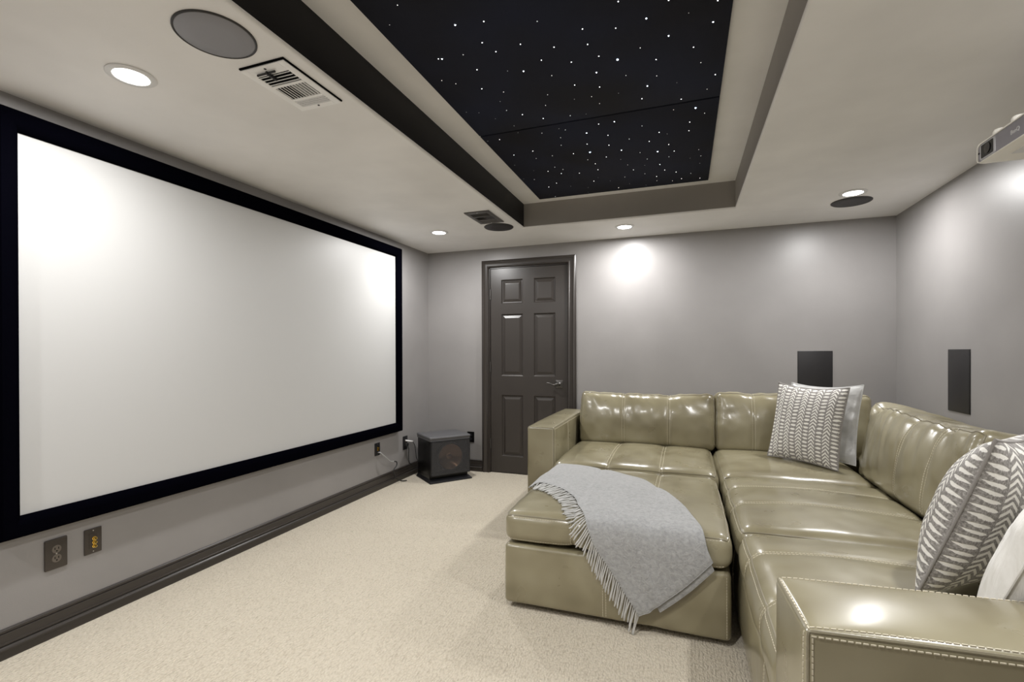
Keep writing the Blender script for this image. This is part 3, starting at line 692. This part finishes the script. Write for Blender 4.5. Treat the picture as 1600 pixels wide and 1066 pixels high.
# ------------------------------------------------------------------ the ottoman
OX0, OX1, OY0, OY1 = -.812, .182, 2.128, 3.112
ott = thing('ottoman', 'wide leather ottoman pushed against the sofa seat, under a grey throw', 'ottoman', ((OX0 + OX1) / 2, (OY0 + OY1) / 2, 0))
a, b = V((OX0 + .006, OY0, .026)), V((OX1 - .004, OY1, .304))
cu = Cushion(b - a, T((a + b) / 2), .020, (.004, .006, 0), 1., [(0, -.135 - (OX0 + OX1) / 2)], .002, seed=31, groove=.002, wf=(4, 4, 4)); cu.build('ottoman_base', LE, ott, .02)
xs_ = (-.328) - (OX0 + OX1) / 2
stitch_part(cu, seam_paths(cu, 0, -.335 - (OX0 + OX1) / 2, [(None, -1, .9), (None, -1, -.9)], .007) + [cu.line([(.965, -1, .9), (.965, -1, -.9)])])
cu = seat(OX0, OX1, OY0 - .004, OY1, ((0, -.478), (0, -.142)), 32, 'flr', puff=.036, wr=.004, zt=.436, parent=ott, name='ottoman_cushion', z0=.310, gap=0, r=.050, edges=('f', 'fb', 'l', 'lb', 'r'))
OTT = cu
feet([(OX0 + .10, OY0 + .12), (OX1 - .10, OY0 + .12), (OX0 + .05, OY1 - .05), (OX1 - .05, OY1 - .05)], ott)

# ------------------------------------------------------------------ the throw
from mathutils.bvhtree import BVHTree
_o = OTT.o; _w = W[_o]
TREE = BVHTree.FromPolygons([v.co + _w for v in _o.data.vertices], [tuple(p.vertices) for p in _o.data.polygons])
def ott_top(x, y):
    """height of the ottoman cushion crown"""
    hit = TREE.ray_cast(V((min(max(x, OX0 + .012), OX1 - .01), min(max(y, OY0 + .02), OY1 - .012), .9)), V((0, 0, -1)))
    if hit[0] is not None: return hit[0].z
    h = OTT.h; cx, cy = (OX0 + OX1) / 2, (OY0 - .004 + OY1) / 2
    w = (max(0, 1 - ((x - cx) / h.x) ** 2) * max(0, 1 - ((y - cy) / h.y) ** 2)) ** .55
    return .452 + .030 * w
RE, YF = .040, OY0 - .016
def wrap(x, t, h):
    """a point of cloth at (x, t): t runs up over the front edge and back across the top; h = lift off the leather"""
    if t > RE: y, z = YF + t, ott_top(x, YF + t) + h
    else:
        zt = ott_top(x, YF + RE); arc = PI / 2 * RE
        if t > RE - arc:
            f = (RE - t) / RE; y = YF + RE - (RE + h) * math.sin(f); z = zt - RE + (RE + h) * math.cos(f)
        else: y = YF - h - .006; z = zt - RE + (t - (RE - arc)); y += .006 * math.exp(-((RE - arc) - t) / .03)
    xl = OX0 + .012
    if x < xl: z -= min((xl - x) ** 2 * 14, .06)
    return V((x, y, z))
def spl(pts, s):
    """catmull-rom by chord length"""
    L = [0.]
    for a, b in zip(pts[:-1], pts[1:]): L.append(L[-1] + math.dist(a, b))
    s *= L[-1]; i = 0
    while i < len(pts) - 2 and s > L[i + 1]: i += 1
    t = (s - L[i]) / (L[i + 1] - L[i]); g = lambda j: pts[max(0, min(len(pts) - 1, j))]
    r = []
    for k in range(2):
        p0, p1, p2, p3 = g(i - 1)[k], g(i)[k], g(i + 1)[k], g(i + 2)[k]
        r.append(.5 * (2 * p1 + (p2 - p0) * t + (2 * p0 - 5 * p1 + 4 * p2 - p3) * t * t + (3 * p1 - p0 - 3 * p2 + p3) * t ** 3))
    return r
top_e = [(-.800, 1.000), (-.66, .975), (-.436, .81), (-.235, .655), (-.09, .452), (.0, .246), (.055, .085), (.085, -.02), (.108, -.075)]
frg_e = [(-.822, .445), (-.735, .442), (-.643, .375), (-.526, .240), (-.465, .115), (-.395, -.025), (-.365, -.085), (-.314, -.155), (-.246, -.255), (-.182, -.345)]
def throw_xt(u, v):
    """u from the door side to the drooping end; v from the far edge to the fringe"""
    A, B = spl(top_e, u), spl(frg_e, u)
    l0, l1 = ([-.800, 1.0], [-.822, .445]), ([.108, -.075], [-.182, -.345])
    bulge = .012 * math.sin(PI * v)
    return [A[0] + (B[0] - A[0]) * v + bulge * u, A[1] + (B[1] - A[1]) * v - bulge * u * .6]
def throw_h(u, v):
    x, t = throw_xt(u, v)
    n = noise.noise(V((x * 5, t * 5, 1.7))) * .004 + noise.noise(V((x * 11, t * 11, 4.2))) * .002
    fold = .006 * math.exp(-((v - .45 - .3 * u) / .06) ** 2) * u
    return .022 + n + fold
throw = thing('throw_blanket', 'folded grey fringed throw draped over the ottoman corner', 'throw', (-.4, 2.5, .47))
def sheet(name, fxt, fh, nu, nv, th):
    vs, fs = [], []
    for side in (0, 1):
        for i in range(nu + 1):
            for j in range(nv + 1):
                u, v = i / nu, j / nv
                e = min(u, 1 - u, v, 1 - v); e = min(1., e / .025) ** .5
                x, t = fxt(u, v); h = fh(u, v)
                vs.append(wrap(x, t, h if side == 0 else h - th * (.25 + .75 * e)) if side else wrap(x, t, h - th * .4 * (1 - e)))
    K = (nu + 1) * (nv + 1); id_ = lambda i, j, s: s * K + i * (nv + 1) + j
    for i in range(nu):
        for j in range(nv):
            f = (id_(i, j, 0), id_(i + 1, j, 0), id_(i + 1, j + 1, 0), id_(i, j + 1, 0)); fs.append(f); fs.append(tuple(q + K for q in f[::-1]))
    for i in range(nu):
        for j in (0, nv): fs.append((id_(i, j, 0), id_(i + 1, j, 0), id_(i + 1, j, 1), id_(i, j, 1)))
    for j in range(nv):
        for i in (0, nu): fs.append((id_(i, j, 0), id_(i, j + 1, 0), id_(i, j + 1, 1), id_(i, j, 1)))
    return put(name, vs, fs, M['throw'], throw)
sheet('upper_layer', throw_xt, throw_h, 110, 60, .009)
def under_xt(u, v):
    # the folded-under layer that peeks out along the drooping edge
    p, q = throw_xt(.80 + .2 * u, .02 + .75 * v), None
    return [p[0] + .010 * u, p[1] - .030 * u * (1 if v > .0 else 1)]
sheet('under_layer', under_xt, lambda u, v: .010, 30, 40, .006)
fg = MB(); NS = 96
for i in range(NS):
    u = (i + .5) / NS; x, t = throw_xt(u, 1.); x2, t2 = throw_xt(min(1, u + .01), 1.); x3, t3 = throw_xt(max(0, u - .01), 1.)
    dx, dt = x2 - x3, t2 - t3; l = math.hypot(dx, dt); nx, nt = dt / l, -dx / l            # outward from the cloth
    if nx > 0: nx, nt = -nx, -nt
    g = min(1., max(0., (.06 - t) / .12))                                                     # below the edge the yarns hang straight down
    nx, nt = nx * (1 - .75 * g), nt * (1 - g) - g * .95
    if nt > -.15: nt -= .25
    L = .072 + .020 * random.random() + .02 * g; sw = (random.random() - .5) * .5; tang = V((dx / l, dt / l, 0))
    pts = []
    for j in range(7):
        s = j / 6; xx = x + (nx * L + tang.x * sw * .03 * math.sin(s * 3)) * s + .004 * math.sin(i * 2.1) * s; tt = t + (nt * L + tang.y * sw * .03 * math.sin(s * 3)) * s
        pts.append(wrap(xx, tt, .014 + .003 * math.sin(i * 1.7 + s * 3) - .006 * s))
    fg.tube(pts, [.0028, .0034, .0031, .0031, .0034, .0044, .0026], 6)
f = fg.put('fringe', M['fringe'], throw); f['kind'] = 'stuff'

# ------------------------------------------------------------------ scatter cushions
def pillow(name, label, size, thick, mtx, m, seed, wr=.004, group=None, asp=1., pipe=None, pw=2.2):
    """square scatter cushion: local x across, z up, -y is the face; standing on its lower edge"""
    o0 = mtx @ V((0, 0, -size / 2))
    t = thing(name, label, 'cushion', tuple(o0), group)
    n = 44; vs, fs, uvs = [], [], []
    def P(u, v, s):
        a, b2 = 2 * u - 1, 2 * v - 1
        cr = 1 - .085 * ((1 - a * a) * (abs(b2) ** 3) + (1 - b2 * b2) * abs(a) ** 3) * 1.0
        pinx = 1 - .060 * (1 - b2 * b2) * abs(a); pinz = 1 - .060 * (1 - a * a) * abs(b2)
        x, z = a * size / 2 * pinx * asp, b2 * size / 2 * pinz
        th = thick / 2 * (max(0, 1 - abs(a) ** pw) * max(0, 1 - abs(b2) ** pw)) ** .55
        nz = noise.noise(V((x * 7 + seed, z * 7, s * 2.))) * wr + noise.noise(V((x * 19 + seed, z * 19, s * 2.))) * wr * .35
        e = min(1., th / (thick * .2))
        sagv = -.012 * (1 - a * a) * (b2 > 0) * b2
        return mtx @ V((x, s * (th + nz * e), z + sagv))
    for s in (-1, 1):
        for i in range(n + 1):
            for j in range(n + 1):
                vs.append(P(i / n, j / n, s)); uvs.append((i / n, j / n))
    K = (n + 1) ** 2; I = lambda i, j: i * (n + 1) + j
    for i in range(n):
        for j in range(n):
            f = (I(i, j), I(i + 1, j), I(i + 1, j + 1), I(i, j + 1)); fs.append(f); fs.append(tuple(q + K for q in f[::-1]))
    put('cover', vs, fs, m, t, uvs=uvs)
    ed = [P(i / n, 0, 1) for i in range(n)] + [P(1, j / n, 1) for j in range(n)] + [P(1 - i / n, 1, 1) for i in range(n)] + [P(0, 1 - j / n, 1) for j in range(n)]
    MB().tube(ed, .0036, 8, closed=True).put('edge_seam', pipe or m, t)
    return t
def stand(x, y, z, yaw, leanang, size, back=0., roll=0.):
    """bottom edge centre at (x, y, z); yaw turns the face from -y; leans away from the face"""
    return T((x, y, z)) @ RZ(yaw) @ T((0, back, 0)) @ RX(-leanang) @ RY(roll) @ T((0, 0, size / 2))
YW = math.atan2(-.66, .75)
pillow('scatter_cushion', 'grey and white chevron cushion in the sofa corner, in front of a silver cushion', .505, .15, stand(.694, 3.492, .500, YW, .22, .505, 0, .02), M['weave'], 1.3, asp=.88, group='scatter cushions on the sofa')
pillow('scatter_cushion', 'shiny silver cushion peeking out behind the chevron cushion in the sofa corner', .50, .11, stand(.715, 3.487, .519, YW, .24, .48, .142, -.02), M['silver'], 5.1, .018, asp=.90, group='scatter cushions on the sofa')
pillow('scatter_cushion', 'grey and white woven cushion leaning on the back cushion near the near armrest', .50, .21, stand(.772, 1.838, .516, -PI / 2 - .72, .34, .50), M['weave'], 9.2, group='scatter cushions on the sofa')
pillow('scatter_cushion', 'cream plush cushion behind the near armrest, in front of the woven cushion', .46, .17, stand(.765, 1.530, .516, -PI / 2 - .80, .36, .46), M['cream'], 12.4, .008, group='scatter cushions on the sofa')

# ------------------------------------------------------------------ projector
PXF, PY1, PY0, PZ0, PZ1 = 1.05, 2.318, 1.955, 1.914, 1.990
pr = thing('projector', 'cream projector with a slate face hanging from the ceiling', 'projector', (PXF + .13, (PY0 + PY1) / 2, PZ0))
def rrect(y0, y1, z0, z1, r, n=6):
    out = []
    for cy, cz, a0 in ((y1 - r, z1 - r, 0), (y0 + r, z1 - r, PI / 2), (y0 + r, z0 + r, PI), (y1 - r, z0 + r, 1.5 * PI)):
        for i in range(n + 1):
            a = a0 + i / n * PI / 2; out.append((cy + r * math.cos(a), cz + r * math.sin(a)))
    return out
def loft(secs, caps=(True, True)):
    mb = MB(); n = len(secs[0][1]); vs = [V((x, y, z)) for x, s in secs for y, z in s]; fs = []
    for i in range(len(secs) - 1):
        for j in range(n): fs.append((i * n + j, i * n + (j + 1) % n, (i + 1) * n + (j + 1) % n, (i + 1) * n + j))
    if caps[0]: fs.append(tuple(range(n)))
    if caps[1]: fs.append(tuple(range((len(secs) - 1) * n, len(secs) * n)))
    return mb.add(vs, fs)
R1 = .022
loft([(PXF + .006, rrect(PY0 + .006, PY1 - .006, PZ0 + .006, PZ1 - .006, R1 - .006)), (PXF - .004, rrect(PY0 + .0055, PY1 - .0055, PZ0 + .0055, PZ1 - .0055, R1 - .0055)), (PXF - .005, rrect(PY0 + .002, PY1 - .002, PZ0 + .002, PZ1 - .002, R1 - .002)), (PXF + .002, rrect(PY0, PY1, PZ0, PZ1, R1)), (PXF + .010, rrect(PY0 - .001, PY1 + .001, PZ0 - .001, PZ1 + .001, R1)),
      (PXF + .235, rrect(PY0, PY1, PZ0, PZ1, R1)), (PXF + .245, rrect(PY0 + .01, PY1 - .01, PZ0 + .01, PZ1 - .01, R1 - .008))]).put('housing', M['proj'], pr)
loft([(PXF - .001, rrect(PY0 + .0065, PY1 - .0065, PZ0 + .0065, PZ1 - .0065, R1 - .0065)), (PXF + .007, rrect(PY0 + .0065, PY1 - .0065, PZ0 + .0065, PZ1 - .0065, R1 - .0065))]).put('front_panel', M['projface'], pr)
loft([(PXF - .004, rrect(2.206, 2.296, PZ0 + .010, PZ1 - .010, .008)), (PXF, rrect(2.203, 2.299, PZ0 + .007, PZ1 - .007, .008))]).put('lens_bezel', M['projbez'], pr)
lw = loft([(PXF - .0055, rrect(2.214, 2.286, PZ0 + .014, PZ1 - .014, .004)), (PXF - .003, rrect(2.214, 2.286, PZ0 + .014, PZ1 - .014, .004))]).put('lens_window', M['window'], pr)
MB().lathe([(.019, .0), (.019, .004), (.014, .0035), (0, .007)], (PXF - .004, 2.246, PZ0 + .040), (-1, 0, 0), 28).put('lens', M['lens'], lw)
MB().lathe([(.004, 0), (.003, .003), (0, .0035)], (PXF - .0005, 2.307, PZ0 + .040), (-1, 0, 0), 14).put('sensor', M['black'], pr)
for y in (2.235, 2.130):
    MB().lathe([(.020, -.004), (.020, .016), (.016, .022), (0, .0225)], (PXF + .026, y, PZ1), (0, 0, 1), 24).put('foot', M['proj'], pr)
q = MB(); q.box((PXF + .045, 2.130, PZ0 - .003), (PXF + .105, 2.215, PZ0 + .002), .002); q.put('zoom_cover', M['whitetrim'], pr)
q = MB(); q.box((PXF + .055, 2.100, PZ0 - .004), (PXF + .068, 2.116, PZ0 + .002), .001); q.put('zoom_lever', M['black'], pr)
def lettering(txt, size, mtx, name, m, parent, depth=.0006):
    cu = bpy.data.curves.new(name, 'FONT'); cu.body = txt; cu.size = size; cu.extrude = depth; cu.align_x = 'CENTER'; cu.align_y = 'CENTER'
    to = bpy.data.objects.new(name, cu); C.objects.link(to); bpy.context.view_layer.update()
    me = bpy.data.meshes.new_from_object(to.evaluated_get(bpy.context.evaluated_depsgraph_get()))
    bpy.data.objects.remove(to); vs = [mtx @ v.co for v in me.vertices]; fs = [tuple(p.vertices) for p in me.polygons]
    return put(name, vs, fs, m, parent, smooth=False)
lettering('BenQ', .020, T((PXF - .0016, 2.097, 1.952)) @ Matrix(((0, 0, -1, 0), (-1, 0, 0, 0), (0, 1, 0, 0), (0, 0, 0, 1))), 'logo', M['logo'], pr)
mt = thing('projector_mount', 'ceiling bracket holding up the cream projector', 'bracket', (PXF + .14, 2.05, H))
MB().lathe([(.06, 0), (.06, -.010), (.018, -.022), (.018, -.208)], (PXF + .14, 2.05, H - .0005), n=24, cap0=True).put('pole', M['black'], mt)
q = MB(); q.box((PXF + .06, 1.985, PZ1 + .045), (PXF + .22, 2.115, PZ1 + .052), .002)
for sx, sy in ((.065, 1.99), (.205, 1.99), (.065, 2.10), (.205, 2.10)): q.box((PXF + sx, sy, PZ1 + .004), (PXF + sx + .012, sy + .012, PZ1 + .046))
q.put('bracket_plate', M['black'], mt)

# ------------------------------------------------------------------ camera, world, view
cam = bpy.data.cameras.new('camera'); co = bpy.data.objects.new('camera', cam); C.objects.link(co)
cam.sensor_width = 36; cam.lens = 16.882; cam.shift_y = .01236; cam.clip_start = .05
R = ((.941149, .001399, .337988), (.33798, .004215, -.941144), (-.002741, .99999, .003494))
co.matrix_world = Matrix(((*R[0], 0), (*R[1], 0), (*R[2], 1.2104), (0, 0, 0, 1)))
S = bpy.context.scene; S.camera = co
wd = bpy.data.worlds.new('world'); wd.use_nodes = True; wd.node_tree.nodes['Background'].inputs[0].default_value = (.02, .02, .02, 1); S.world = wd
S.view_settings.view_transform = 'Standard'; S.view_settings.look = 'None'; S.view_settings.gamma = 1; S.view_settings.use_curve_mapping = False
S.view_settings.exposure = 0.
S.cycles.use_denoising = True; S.cycles.max_bounces = 10; S.cycles.diffuse_bounces = 6; S.cycles.sample_clamp_indirect = 6.
